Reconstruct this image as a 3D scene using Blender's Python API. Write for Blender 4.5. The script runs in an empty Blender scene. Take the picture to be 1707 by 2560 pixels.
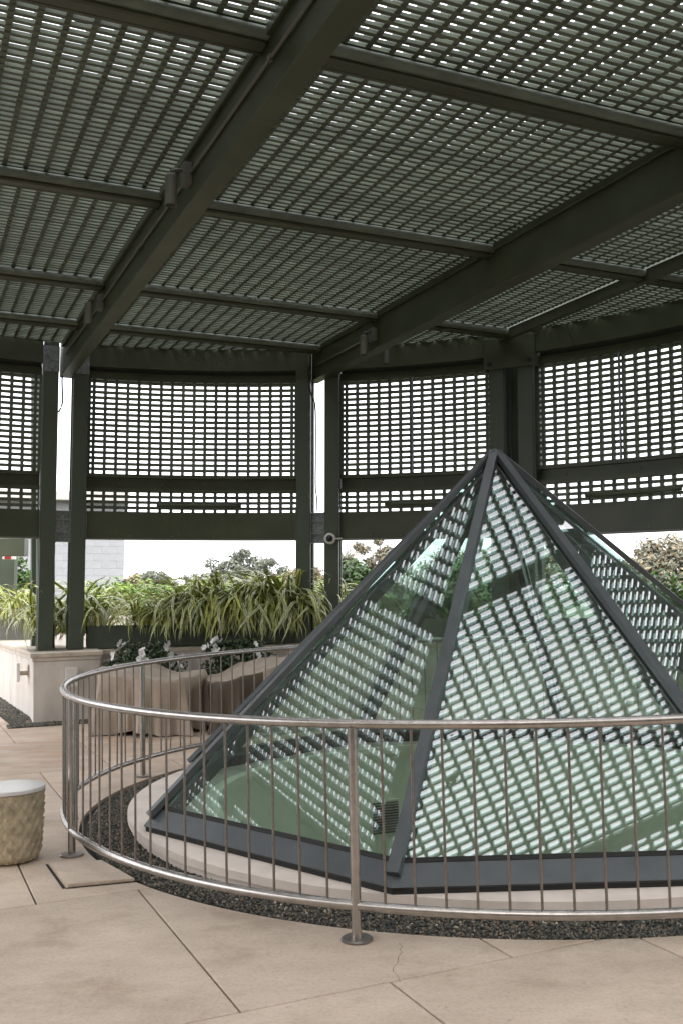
import bpy, bmesh, math, random
import numpy as np
from mathutils import Matrix, Vector, Euler
random.seed(7); RNG = np.random.default_rng(11)
PI = math.pi; RAD = math.radians
scene = bpy.context.scene
COL = scene.collection
# ------------------------------------------------------------------ camera
H_EYE, PITCH = 1.6615, 0.0766
cd = bpy.data.cameras.new('camera'); cam = bpy.data.objects.new('camera', cd); COL.objects.link(cam)
cd.sensor_fit = 'VERTICAL'; cd.sensor_height = 36.0; cd.lens = 35.0
cd.clip_start = 0.05; cd.clip_end = 900.0
cam.location = (0, 0, H_EYE); cam.rotation_euler = (PI/2 + PITCH, 0, 0)
scene.camera = cam
# ------------------------------------------------------------------ world: overcast daylight
SUN_EL, SUN_AZ = RAD(52), RAD(200)
w = bpy.data.worlds.new('World'); scene.world = w; w.use_nodes = True
nt = w.node_tree; nt.nodes.clear()
o = nt.nodes.new('ShaderNodeOutputWorld'); bg = nt.nodes.new('ShaderNodeBackground')
sky = nt.nodes.new('ShaderNodeTexSky'); sky.sky_type = 'NISHITA'; sky.sun_disc = False
sky.sun_elevation = SUN_EL; sky.sun_rotation = SUN_AZ; sky.dust_density = 4.0; sky.air_density = 1.0
hs = nt.nodes.new('ShaderNodeHueSaturation'); hs.inputs['Saturation'].default_value = 0.12
mx = nt.nodes.new('ShaderNodeMix'); mx.data_type = 'RGBA'; mx.inputs[0].default_value = 0.8
mx.inputs[7].default_value = (8.6, 8.6, 9.0, 1)          # even cloud deck
nt.links.new(sky.outputs[0], hs.inputs['Color']); nt.links.new(hs.outputs[0], mx.inputs[6])
nt.links.new(mx.outputs[2], bg.inputs['Color']); nt.links.new(bg.outputs[0], o.inputs['Surface'])
bg.inputs['Strength'].default_value = 0.12
sl = bpy.data.lights.new('sun', 'SUN'); sl.energy = 0.5; sl.angle = RAD(40); sl.color = (1.0, 0.96, 0.92)
so = bpy.data.objects.new('sun', sl); COL.objects.link(so)
sd = Vector((math.sin(SUN_AZ)*math.cos(SUN_EL), math.cos(SUN_AZ)*math.cos(SUN_EL), math.sin(SUN_EL)))
so.rotation_euler = sd.to_track_quat('Z', 'Y').to_euler()
scene.view_settings.view_transform = 'Standard'; scene.view_settings.look = 'None'
scene.view_settings.gamma = 1.0; scene.view_settings.exposure = 1.75
scene.render.engine = 'CYCLES'
cy = scene.cycles
cy.max_bounces = 10; cy.diffuse_bounces = 4; cy.glossy_bounces = 4; cy.transmission_bounces = 6
cy.transparent_max_bounces = 24; cy.use_denoising = True; cy.caustics_reflective = False; cy.caustics_refractive = False
cy.sample_clamp_indirect = 12.0

# ------------------------------------------------------------------ frames
# the terrace floor falls 2 % (drainage): everything standing on it is set in this frame
AX = Vector((0, math.cos(PITCH), math.sin(PITCH)))
EYE = Vector((0, 0, H_EYE))
M_T = Matrix.Translation(EYE) @ Matrix.Rotation(-0.022, 4, AX) @ Matrix.Translation(-EYE)
# roof grid: x = across the beams, y = along the beams
GA = RAD(23.7)
M_G = Matrix.Rotation(GA, 4, 'Z')
WC = Vector((-1.37, 7.1, 0)); WR = 7.11                 # curved wall
RC = Vector((1.2035, 7.9403, 0))                         # skylight / railing centre

# ------------------------------------------------------------------ materials
def srgb(r, g, b):
    f = lambda c: (c/255/12.92 if c/255 <= .04045 else ((c/255+.055)/1.055)**2.4)
    return (f(r), f(g), f(b), 1)
MATS = {}
def mat(name, base, rough=0.5, metal=0.0, var=0.15, scale=6.0, bump=0.0, bscale=60.0, spec=0.5, tint=None, detail=6.0, stretch=None, island=0.0):
    m = bpy.data.materials.new(name); m.use_nodes = True; n = m.node_tree; b = n.nodes['Principled BSDF']
    b.inputs['Roughness'].default_value = rough; b.inputs['Metallic'].default_value = metal
    b.inputs['Specular IOR Level'].default_value = spec
    tc = n.nodes.new('ShaderNodeTexCoord'); src = tc.outputs['Object']
    if stretch:
        mp = n.nodes.new('ShaderNodeMapping'); mp.inputs['Scale'].default_value = stretch
        n.links.new(src, mp.inputs[0]); src = mp.outputs[0]
    nz = n.nodes.new('ShaderNodeTexNoise'); nz.inputs['Scale'].default_value = scale; nz.inputs['Detail'].default_value = detail
    n.links.new(src, nz.inputs['Vector'])
    cr = n.nodes.new('ShaderNodeValToRGB')
    c = np.array(base[:3]); d = np.array(tint[:3]) if tint else c*(1-var*2)
    cr.color_ramp.elements[0].position = 0.3; cr.color_ramp.elements[1].position = 0.7
    cr.color_ramp.elements[0].color = (*d, 1); cr.color_ramp.elements[1].color = (*np.clip(c*(1+var*.5), 0, 1), 1)
    n.links.new(nz.outputs['Fac'], cr.inputs[0])
    out = cr.outputs[0]
    if island:
        g = n.nodes.new('ShaderNodeNewGeometry'); h2 = n.nodes.new('ShaderNodeHueSaturation')
        mr = n.nodes.new('ShaderNodeMapRange'); mr.inputs[3].default_value = 1-island; mr.inputs[4].default_value = 1+island
        n.links.new(g.outputs['Random Per Island'], mr.inputs[0]); n.links.new(mr.outputs[0], h2.inputs['Value'])
        n.links.new(out, h2.inputs['Color']); out = h2.outputs[0]
    n.links.new(out, b.inputs['Base Color'])
    if bump:
        n2 = n.nodes.new('ShaderNodeTexNoise'); n2.inputs['Scale'].default_value = bscale; n2.inputs['Detail'].default_value = 5
        n.links.new(src, n2.inputs['Vector'])
        bp = n.nodes.new('ShaderNodeBump'); bp.inputs['Strength'].default_value = bump; bp.inputs['Distance'].default_value = 0.01
        n.links.new(n2.outputs['Fac'], bp.inputs['Height']); n.links.new(bp.outputs[0], b.inputs['Normal'])
    MATS[name] = m; return m
PAINT = mat('olive_grey_paint', (0.050, 0.061, 0.032, 1), 0.46, var=.17, scale=2.2, bump=.10, bscale=90, detail=9)
GRATE = mat('grating_paint', (0.108, 0.132, 0.094, 1), 0.6, var=.22, scale=9, bump=.15, bscale=150)
COLPAINT = mat('column_paint', (0.056, 0.073, 0.050, 1), 0.55, var=.08, scale=14, bump=.12, bscale=40, stretch=(1, 1, 9))
GALV = mat('galvanised_steel', (0.26, 0.29, 0.30, 1), 0.45, metal=.55, var=.25, scale=25)
SLATE = mat('slate_metal', (0.080, 0.092, 0.096, 1), 0.42, metal=.25, var=.12, scale=5, bump=.05, bscale=90)
LITFACE = mat('lit_face_tone', (0.15, 0.182, 0.145, 1), 0.55, var=.15, scale=6)  # paler tone painted in for the sky-lit near faces of the purlins
DARK = mat('dark_gap', (0.012, 0.012, 0.011, 1), 0.8, var=.1)
STEEL = mat('stainless_steel', (0.44, 0.415, 0.39, 1), 0.27, metal=1.0, var=.10, scale=18, bump=.06, bscale=160)
STEEL2 = mat('baluster_steel', (0.27, 0.245, 0.22, 1), 0.36, metal=1.0, var=.15, scale=22)
STUCCO = mat('white_stucco', (0.66, 0.615, 0.56, 1), 0.85, var=.10, scale=4.5, bump=.5, bscale=110, stretch=(1, 1, .3))
CAPST = mat('limestone_cap', (0.56, 0.49, 0.40, 1), 0.75, var=.14, scale=7, bump=.2, bscale=80)
PLINTH = mat('plinth_stone', (0.70, 0.62, 0.55, 1), 0.7, var=.08, scale=5, bump=.15, bscale=60)
PLASTER = mat('drum_plaster', (0.90, 0.87, 0.74, 1), 0.8, var=.04, scale=1.5, bump=.08, bscale=40)
COVER = mat('beige_canvas', (0.37, 0.305, 0.24, 1), 0.85, var=.10, scale=5, bump=.25, bscale=240)
LEAFD = mat('dark_leaf', (0.045, 0.085, 0.028, 1), 0.4, var=.35, scale=20, island=.4)
LEAFH = mat('hedge_leaf', (0.20, 0.32, 0.04, 1), 0.5, var=.3, scale=3, island=.35)
LEAFB = mat('bright_leaf', (0.07, 0.15, 0.025, 1), 0.35, var=.3, scale=6, island=.35)
BLADE_G = mat('blade_green', (0.13, 0.22, 0.032, 1), 0.42, var=.3, scale=9, island=.3)
BLADE_C = mat('blade_cream', (0.70, 0.71, 0.20, 1), 0.45, var=.2, scale=6, island=.2)
BLADE_W = mat('blade_pale', (0.72, 0.74, 0.48, 1), 0.42, var=.15, scale=6, island=.15)
PETAL = mat('white_petal', (0.82, 0.82, 0.80, 1), 0.6, var=.04, scale=20)
BARK = mat('bark', (0.11, 0.09, 0.07, 1), 0.9, var=.3, scale=12, bump=.5, bscale=30)
OAK = mat('oak_leaf', (0.20, 0.215, 0.16, 1), 0.7, var=.25, scale=.6, island=.45)
OAKB = mat('autumn_leaf', (0.33, 0.27, 0.17, 1), 0.7, var=.25, scale=.6, island=.4)
BLOCK = mat('painted_block', (0.40, 0.406, 0.412, 1), 0.8, var=.05, scale=4, bump=.3, bscale=50)
MORTAR = mat('painted_mortar', (0.375, 0.381, 0.387, 1), 0.85, var=.05)
TERRA = mat('terracotta', (0.20, 0.085, 0.05, 1), 0.8, var=.2, scale=10)
SOIL = mat('soil', (0.05, 0.035, 0.025, 1), 0.95, var=.3, scale=30, bump=.6)
WHITEP = mat('white_plastic', (0.70, 0.69, 0.66, 1), 0.45, var=.03)
BLACKG = mat('dark_dome', (0.01, 0.011, 0.012, 1), 0.08, var=.05, spec=.6)
REDP = mat('red_plastic', (0.35, 0.02, 0.02, 1), 0.4, var=.1)
GRASS = mat('lawn', (0.07, 0.10, 0.035, 1), 0.95, var=.3, scale=.4, bump=.4, bscale=8)
FIXT = mat('fixture_paint', (0.13, 0.135, 0.115, 1), 0.45, var=.06, scale=6)
STONEBODY = mat('cast_stone', (0.47, 0.40, 0.28, 1), 0.9, var=.22, scale=14, bump=.3, bscale=120)
MARBLE = mat('white_top', (0.62, 0.61, 0.60, 1), 0.22, var=.05, scale=4)
LOUVRE = mat('louvre_dark', (0.03, 0.033, 0.03, 1), 0.5, var=.1)
ROOFB = mat('roof_fascia', (0.62, 0.57, 0.50, 1), 0.8, var=.08)

def vary_by_object(m, lo, hi):
    n = m.node_tree; b = n.nodes['Principled BSDF']; src = b.inputs['Base Color'].links[0].from_socket
    oi = n.nodes.new('ShaderNodeObjectInfo'); mr = n.nodes.new('ShaderNodeMapRange'); mr.inputs[3].default_value = lo; mr.inputs[4].default_value = hi
    hv = n.nodes.new('ShaderNodeHueSaturation'); n.links.new(oi.outputs['Random'], mr.inputs[0]); n.links.new(mr.outputs[0], hv.inputs['Value'])
    n.links.new(src, hv.inputs['Color']); n.links.new(hv.outputs[0], b.inputs['Base Color'])
vary_by_object(GRATE, .72, 1.3); vary_by_object(PAINT, .88, 1.12); vary_by_object(BLOCK, .97, 1.03)
def gravel_mat():
    m = mat('gravel_stone', (0.12, 0.115, 0.10, 1), 0.75, var=.1, scale=40, bump=.3, bscale=200)
    n = m.node_tree; b = n.nodes['Principled BSDF']
    g = n.nodes.new('ShaderNodeNewGeometry'); cr = n.nodes.new('ShaderNodeValToRGB'); r = cr.color_ramp
    r.elements[0].position = 0; r.elements[0].color = (0.030, 0.034, 0.030, 1)
    r.elements[1].position = 1; r.elements[1].color = (0.42, 0.38, 0.31, 1)
    for p, c in ((.45, (.075, .078, .066, 1)), (.7, (.13, .115, .085, 1)), (.86, (.17, .15, .11, 1)), (.94, (.19, .12, .07, 1))):
        e = r.elements.new(p); e.color = c
    n.links.new(g.outputs['Random Per Island'], cr.inputs[0]); n.links.new(cr.outputs[0], b.inputs['Base Color'])
    return m
GRAVEL = gravel_mat()
GBASE = mat('gravel_bed', (0.055, 0.055, 0.048, 1), 0.9, var=.5, scale=90, bump=1.0, bscale=110)

def concrete():
    m = bpy.data.materials.new('terrace_concrete'); m.use_nodes = True; n = m.node_tree; b = n.nodes['Principled BSDF']
    b.inputs['Roughness'].default_value = 0.62
    g = n.nodes.new('ShaderNodeNewGeometry')
    def noise(s, d, rough=.6, vec=None):
        q = n.nodes.new('ShaderNodeTexNoise'); q.inputs['Scale'].default_value = s; q.inputs['Detail'].default_value = d
        q.inputs['Roughness'].default_value = rough; n.links.new(vec or g.outputs['Position'], q.inputs['Vector']); return q.outputs['Fac']
    def ramp(f, stops):
        q = n.nodes.new('ShaderNodeValToRGB'); e = q.color_ramp.elements
        e[0].position, e[0].color = stops[0]; e[1].position, e[1].color = stops[-1]
        for p, c in stops[1:-1]:
            k = e.new(p); k.color = c
        n.links.new(f, q.inputs[0]); return q.outputs[0]
    def mix(f, a, c, t='MIX', fac=None):
        q = n.nodes.new('ShaderNodeMix'); q.data_type = 'RGBA'; q.blend_type = t
        if fac is not None: q.inputs[0].default_value = fac
        else: n.links.new(f, q.inputs[0])
        for s, i in ((a, 6), (c, 7)):
            if isinstance(s, tuple): q.inputs[i].default_value = s
            else: n.links.new(s, q.inputs[i])
        return q.outputs[2]
    base = ramp(noise(1.1, 8, .65), [(.28, (.44, .36, .28, 1)), (.5, (.54, .445, .355, 1)), (.72, (.615, .515, .42, 1))])
    mp = n.nodes.new('ShaderNodeMapping'); mp.inputs['Scale'].default_value = (1.5, 3.4, 2); mp.inputs['Rotation'].default_value = (0, 0, -.3)
    n.links.new(g.outputs['Position'], mp.inputs[0])
    streak = ramp(noise(1.4, 6, .6, mp.outputs[0]), [(.35, (.86, .84, .82, 1)), (.65, (1.05, 1.05, 1.05, 1))])
    c = mix(None, base, streak, 'MULTIPLY', .8)
    blot = ramp(noise(2.6, 5, .55), [(.54, (1, 1, 1, 1)), (.72, (.74, .70, .64, 1))])
    c = mix(None, c, blot, 'MULTIPLY', .85)
    fine = ramp(noise(55, 4, .7), [(.30, (.78, .76, .74, 1)), (.55, (1, 1, 1, 1))])
    c = mix(None, c, fine, 'MULTIPLY', .8)
    speck = ramp(noise(16, 3, .8), [(.66, (1, 1, 1, 1)), (.74, (.62, .58, .53, 1))])
    c = mix(None, c, speck, 'MULTIPLY', .6)
    # rust / tannin stain that sits on the slabs under the planters
    v = n.nodes.new('ShaderNodeVectorMath'); v.operation = 'DISTANCE'; v.inputs[1].default_value = (-3.3, 11.0, 0)
    n.links.new(g.outputs['Position'], v.inputs[0])
    mr = n.nodes.new('ShaderNodeMapRange'); mr.inputs[1].default_value = 3.4; mr.inputs[2].default_value = 0.3; mr.inputs[3].default_value = 0; mr.inputs[4].default_value = 1
    n.links.new(v.outputs['Value'], mr.inputs[0])
    mm = n.nodes.new('ShaderNodeMath'); mm.operation = 'MULTIPLY'; n.links.new(mr.outputs[0], mm.inputs[0])
    st = ramp(noise(1.3, 7, .65, mp.outputs[0]), [(.36, (0, 0, 0, 1)), (.62, (1, 1, 1, 1))]); n.links.new(st, mm.inputs[1])
    m5 = n.nodes.new('ShaderNodeMath'); m5.operation = 'MULTIPLY'; m5.inputs[1].default_value = .62; n.links.new(mm.outputs[0], m5.inputs[0])
    c = mix(m5.outputs[0], c, (.42, .24, .13, 1))
    oi = n.nodes.new('ShaderNodeObjectInfo'); mr2 = n.nodes.new('ShaderNodeMapRange'); mr2.inputs[3].default_value = .92; mr2.inputs[4].default_value = 1.05
    hv = n.nodes.new('ShaderNodeHueSaturation'); n.links.new(oi.outputs['Random'], mr2.inputs[0]); n.links.new(mr2.outputs[0], hv.inputs['Value']); n.links.new(c, hv.inputs['Color']); c = hv.outputs[0]
    n.links.new(c, b.inputs['Base Color'])
    bp = n.nodes.new('ShaderNodeBump'); bp.inputs['Strength'].default_value = .25; bp.inputs['Distance'].default_value = .004
    n.links.new(noise(38, 8, .7), bp.inputs['Height']); n.links.new(bp.outputs[0], b.inputs['Normal'])
    return m
CONC = concrete()

def glass_mat(name, tint, r0, dust=0.0):
    """thin coated pane: Schlick reflection over tinted transmission, same from both sides"""
    m = bpy.data.materials.new(name); m.use_nodes = True; n = m.node_tree; n.nodes.clear()
    out = n.nodes.new('ShaderNodeOutputMaterial'); mx = n.nodes.new('ShaderNodeMixShader')
    g = n.nodes.new('ShaderNodeNewGeometry'); dt = n.nodes.new('ShaderNodeVectorMath'); dt.operation = 'DOT_PRODUCT'
    n.links.new(g.outputs['Incoming'], dt.inputs[0]); n.links.new(g.outputs['Normal'], dt.inputs[1])
    def mth(op, a, b=None):
        q = n.nodes.new('ShaderNodeMath'); q.operation = op
        for k, x in enumerate((a, b)):
            if x is None: continue
            if isinstance(x, (int, float)): q.inputs[k].default_value = x
            else: n.links.new(x, q.inputs[k])
        return q.outputs[0]
    c = mth('ABSOLUTE', dt.outputs['Value']); k5 = mth('POWER', mth('SUBTRACT', 1.0, c), 5.0)
    fac = mth('ADD', mth('MULTIPLY', k5, 1.0-r0), r0)
    tr = n.nodes.new('ShaderNodeBsdfTransparent'); tr.inputs['Color'].default_value = (*tint, 1)
    gl = n.nodes.new('ShaderNodeBsdfGlossy'); gl.inputs['Roughness'].default_value = 0.0; gl.inputs['Color'].default_value = (1, 1, 1, 1)
    n.links.new(fac, mx.inputs[0]); n.links.new(tr.outputs[0], mx.inputs[1]); n.links.new(gl.outputs[0], mx.inputs[2])
    # thin film of dust and dried rain
    df = n.nodes.new('ShaderNodeBsdfDiffuse'); df.inputs['Color'].default_value = (.75, .77, .72, 1)
    tc = n.nodes.new('ShaderNodeTexCoord'); mp = n.nodes.new('ShaderNodeMapping'); mp.inputs['Scale'].default_value = (5, 5, 1.2)
    nz = n.nodes.new('ShaderNodeTexNoise'); nz.inputs['Scale'].default_value = 2.0; nz.inputs['Detail'].default_value = 7
    n.links.new(tc.outputs['Object'], mp.inputs[0]); n.links.new(mp.outputs[0], nz.inputs['Vector'])
    mr = n.nodes.new('ShaderNodeMapRange'); mr.inputs[1].default_value = .3; mr.inputs[2].default_value = .8; mr.inputs[3].default_value = dust*.4; mr.inputs[4].default_value = dust*1.8
    n.links.new(nz.outputs['Fac'], mr.inputs[0]); m2 = n.nodes.new('ShaderNodeMixShader')
    n.links.new(mr.outputs[0], m2.inputs[0]); n.links.new(mx.outputs[0], m2.inputs[1]); n.links.new(df.outputs[0], m2.inputs[2])
    n.links.new(m2.outputs[0], out.inputs['Surface']); return m
GLASS_O = glass_mat('coated_glass_outer', (0.75, 0.92, 0.895), 0.165, .033)
GLASS_I = glass_mat('coated_glass_inner', (0.99, 0.985, 0.92), 0.125)

# ------------------------------------------------------------------ helpers
def mesh_from(verts, faces, name='m', mats=None, smooth=False, midx=None):
    me = bpy.data.meshes.new(name); me.from_pydata([tuple(v) for v in verts], [], [tuple(f) for f in faces])
    for m in (mats or []): me.materials.append(m)
    if smooth: me.polygons.foreach_set('use_smooth', [True]*len(me.polygons))
    if midx is not None: me.polygons.foreach_set('material_index', midx)
    me.update(); return me
def link(name, me, parent=None, mtx=None):
    o = bpy.data.objects.new(name, me); COL.objects.link(o)
    if parent is not None: o.parent = parent
    if mtx is not None:
        if parent is not None: o.matrix_local = mtx
        else: o.matrix_world = mtx
    return o
def tag(o, label=None, cat=None, group=None, kind=None):
    if label: o['label'] = label
    if cat: o['category'] = cat
    if group: o['group'] = group
    if kind: o['kind'] = kind
    return o
def empty(name, mtx=None):
    o = bpy.data.objects.new(name, None); COL.objects.link(o); o.empty_display_size = .1
    if mtx is not None: o.matrix_world = mtx
    return o
class MB:
    """collects faces of one part"""
    def __init__(s): s.v = []; s.f = []; s.mi = []; s.cur = 0
    def add(s, v, f, M=None):
        k = len(s.v)
        s.v += [tuple(M @ Vector(p)) if M is not None else tuple(p) for p in v]
        s.f += [tuple(i+k for i in q) for q in f]; s.mi += [s.cur]*len(f); return s
    def box(s, x0, x1, y0, y1, z0, z1, M=None, b=0.0):
        if b <= 0:
            v = [(x, y, z) for x in (x0, x1) for y in (y0, y1) for z in (z0, z1)]
            f = [(0, 1, 3, 2), (4, 6, 7, 5), (0, 4, 5, 1), (2, 3, 7, 6), (0, 2, 6, 4), (1, 5, 7, 3)]
            return s.add(v, f, M)
        bm = bmesh.new(); bmesh.ops.create_cube(bm, size=1)
        for p in bm.verts: p.co = ((x0+x1)/2+p.co.x*(x1-x0), (y0+y1)/2+p.co.y*(y1-y0), (z0+z1)/2+p.co.z*(z1-z0))
        bmesh.ops.bevel(bm, geom=bm.edges[:], offset=b, segments=1, affect='EDGES', profile=.5)
        bm.verts.index_update(); v = [tuple(p.co) for p in bm.verts]; f = [tuple(q.index for q in g.verts) for g in bm.faces]; bm.free()
        return s.add(v, f, M)
    def tube(s, pts, r, n=12, closed=False, cap=True, M=None, rr=None):
        P = [Vector(p) for p in pts]; m = len(P); v = []; f = []
        for i, p in enumerate(P):
            a = P[(i-1) % m] if (closed or i > 0) else p; b = P[(i+1) % m] if (closed or i < m-1) else p
            t = (b-a).normalized(); up = Vector((0, 0, 1)) if abs(t.z) < .95 else Vector((1, 0, 0))
            u = t.cross(up).normalized(); w_ = u.cross(t).normalized(); R_ = rr[i] if rr else r
            for k in range(n):
                an = 2*PI*k/n; v.append(p+u*math.cos(an)*R_+w_*math.sin(an)*R_)
        for i in range(m if closed else m-1):
            j = (i+1) % m
            for k in range(n):
                l = (k+1) % n; f.append((i*n+k, i*n+l, j*n+l, j*n+k))
        if cap and not closed: f.append(tuple(range(n-1, -1, -1))); f.append(tuple((m-1)*n+k for k in range(n)))
        return s.add(v, f, M)
    def lathe(s, prof, n=32, M=None, close=True):
        v = []; f = []
        for r, z in prof:
            for k in range(n): v.append((r*math.cos(2*PI*k/n), r*math.sin(2*PI*k/n), z))
        m = len(prof)
        for i in range(m-1):
            for k in range(n):
                l = (k+1) % n; f.append((i*n+k, i*n+l, (i+1)*n+l, (i+1)*n+k))
        if close: f.append(tuple(range(n-1, -1, -1))); f.append(tuple((m-1)*n+k for k in range(n)))
        return s.add(v, f, M)
    def arc(s, r0, r1, a0, a1, z0, z1, n=24, M=None):
        """curved bar: radii r0..r1, angles a0..a1 (degrees) about the origin"""
        v = []; f = []
        for i in range(n+1):
            a = RAD(a0+(a1-a0)*i/n); c, q = math.cos(a), math.sin(a)
            v += [(r0*c, r0*q, z0), (r1*c, r1*q, z0), (r1*c, r1*q, z1), (r0*c, r0*q, z1)]
        full = abs(abs(a1-a0)-360) < 1e-6
        for i in range(n):
            a, b = i*4, (i+1)*4
            for k in range(4): l = (k+1) % 4; f.append((a+k, b+k, b+l, a+l))
        if not full: f.append((0, 1, 2, 3)); f.append((n*4+3, n*4+2, n*4+1, n*4))
        return s.add(v, f, M)
    def mesh(s, name, mats, smooth=False, angle=None):
        mats = mats if isinstance(mats, list) else [mats]
        me = mesh_from(s.v, s.f, name, mats, smooth, s.mi if len(mats) > 1 else None)
        bm = bmesh.new(); bm.from_mesh(me); bmesh.ops.recalc_face_normals(bm, faces=bm.faces[:])
        if angle is not None:
            for e in bm.edges:
                if len(e.link_faces) == 2 and e.calc_face_angle(0) > RAD(angle): e.smooth = False
            for g in bm.faces: g.smooth = True
        bm.to_mesh(me); bm.free(); return me
    def obj(s, name, mats, parent=None, mtx=None, smooth=False, angle=None):
        return link(name, s.mesh(name, mats, smooth, angle), parent, mtx)
def unit_box(name, m):
    return MB().box(-.5, .5, -.5, .5, -.5, .5).mesh(name, m)
BAR = unit_box('bar', GRATE)
def box_mtx(x0, x1, y0, y1, z0, z1):
    return Matrix.Translation(((x0+x1)/2, (y0+y1)/2, (z0+z1)/2)) @ Matrix.Diagonal((x1-x0, y1-y0, z1-z0, 1))
ORD = ['first', 'second', 'third', 'fourth', 'fifth', 'sixth', 'seventh', 'eighth']

# ------------------------------------------------------------------ ground + terrace floor
g = mesh_from([(-300, -80, -1.2), (300, -80, -1.2), (300, 600, -1.2), (-300, 600, -1.2)], [(0, 1, 2, 3)], 'ground', [GRASS])
tag(link('ground', g), kind='structure')
# floor base with the round opening of the skylight
v = []; f = []; N = 96
for k in range(N):
    a = 2*PI*k/N; v.append((RC.x+2.6*math.cos(a), RC.y+2.6*math.sin(a), -.03))
for k in range(N):
    a = 2*PI*k/N; c, q = math.cos(a), math.sin(a); m_ = 22/max(abs(c), abs(q)); v.append((RC.x+m_*c, RC.y+m_*q, -.03))
for k in range(N): l = (k+1) % N; f.append((k, l, N+l, N+k))
floor = link('terrace_floor', mesh_from(v, f, 'terrace_floor', [DARK]), None, M_T); tag(floor, kind='structure')
R_GRAV = 3.149
cut = MB().lathe([(R_GRAV, -.2), (R_GRAV, .2)], 192).obj('cutter', CONC, None, Matrix.Translation(RC))
M_S = Matrix.Rotation(RAD(24.2), 4, 'Z')
rows = [(-0.1, 1.95, 0.0), (1.95, 3.90, .66), (3.90, 5.72, 0.0), (5.72, 7.69, .72), (7.69, 9.86, 0.0), (9.86, 11.95, .66), (11.95, 13.9, 0.0), (13.9, 15.9, .66), (15.9, 17.9, 0), (17.9, 19.9, .66)]
GAPJ = .005
rc_l = M_S.inverted() @ RC
slabs = []
def slab_mesh(x0, x1, y0, y1, z=0.0):
    return MB().box(x0, x1, y0, y1, z-.028, z, M_S, b=.003)
for (y0, y1, off) in rows:
    k0 = -7 if y0 > 1 else -2
    for k in range(k0, 8):
        x0 = off+1.27*k; x1 = x0+1.27
        far = max(math.hypot(cx-rc_l.x, cy_-rc_l.y) for cx in (x0, x1) for cy_ in (y0, y1))
        if far < R_GRAV: continue
        nx = min(max(rc_l.x, x0), x1); ny = min(max(rc_l.y, y0), y1); near = math.hypot(nx-rc_l.x, ny-rc_l.y)
        p = M_S @ Vector(((x0+x1)/2, (y0+y1)/2, 0))
        if near >= R_GRAV and (p.x > 4.5 + .4*p.y or p.x < -2.2-.42*p.y): continue
        hatch = (abs(y0-5.72) < .01 and x0 < .8 < x1)
        ob = slab_mesh(x0+GAPJ, x1-GAPJ, y0+GAPJ, y1-GAPJ).obj('slab', CONC, floor)
        if near < R_GRAV:
            md = ob.modifiers.new('cut', 'BOOLEAN'); md.operation = 'DIFFERENCE'; md.object = cut; md.solver = 'EXACT'
            slabs.append(ob)
bpy.context.view_layer.update()
dg = bpy.context.evaluated_depsgraph_get()
for ob in slabs:
    me = bpy.data.meshes.new_from_object(ob.evaluated_get(dg)); ob.modifiers.clear(); ob.data = me
    me.materials.clear(); me.materials.append(CONC)
bpy.data.objects.remove(cut)
# hairline crack
ck = [(0.221, 4.80), (0.237, 4.755), (0.222, 4.72), (0.232, 4.68), (0.212, 4.63), (0.205, 4.56), (0.182, 4.50), (0.178, 4.46), (0.196, 4.41), (0.203, 4.34)]
v = []; f = []
for i, (x, y) in enumerate(ck):
    wd = .0011*(.6+.9*random.random()); v += [(x-wd, y, .0015), (x+wd, y, .0015)]
for i in range(len(ck)-1): f.append((2*i, 2*i+1, 2*i+3, 2*i+2))
link('crack', mesh_from(v, f, 'crack', [DARK]), floor)
# lifted access plate by the railing
hm = MB()
hq = [(-1.845, 6.29), (-1.60, 5.80), (-1.24, 5.90), (-1.54, 6.35)]
zt = [.012, .022, .016, .008]
hm.add([(x, y, .003) for x, y in hq]+[(x, y, z) for (x, y), z in zip(hq, zt)], [(0, 3, 2, 1), (4, 5, 6, 7), (0, 1, 5, 4), (1, 2, 6, 5), (2, 3, 7, 6), (3, 0, 4, 7)])
tag(hm.obj('access_plate', CONC, None, M_T), 'loose concrete access plate lifted slightly out of the floor beside the railing foot', 'access plate')
gp = MB(); gp.add([(-1.876, 6.30, .002), (-1.858, 6.30, .002), (-1.605, 5.785, .002), (-1.622, 5.775, .002)], [(0, 1, 2, 3)])
gp.add([(-1.612, 5.790, .002), (-1.60, 5.776, .002), (-1.225, 5.88, .002), (-1.24, 5.892, .002)], [(0, 1, 2, 3)])
gp.obj('joint_gap', DARK, floor)

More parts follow.
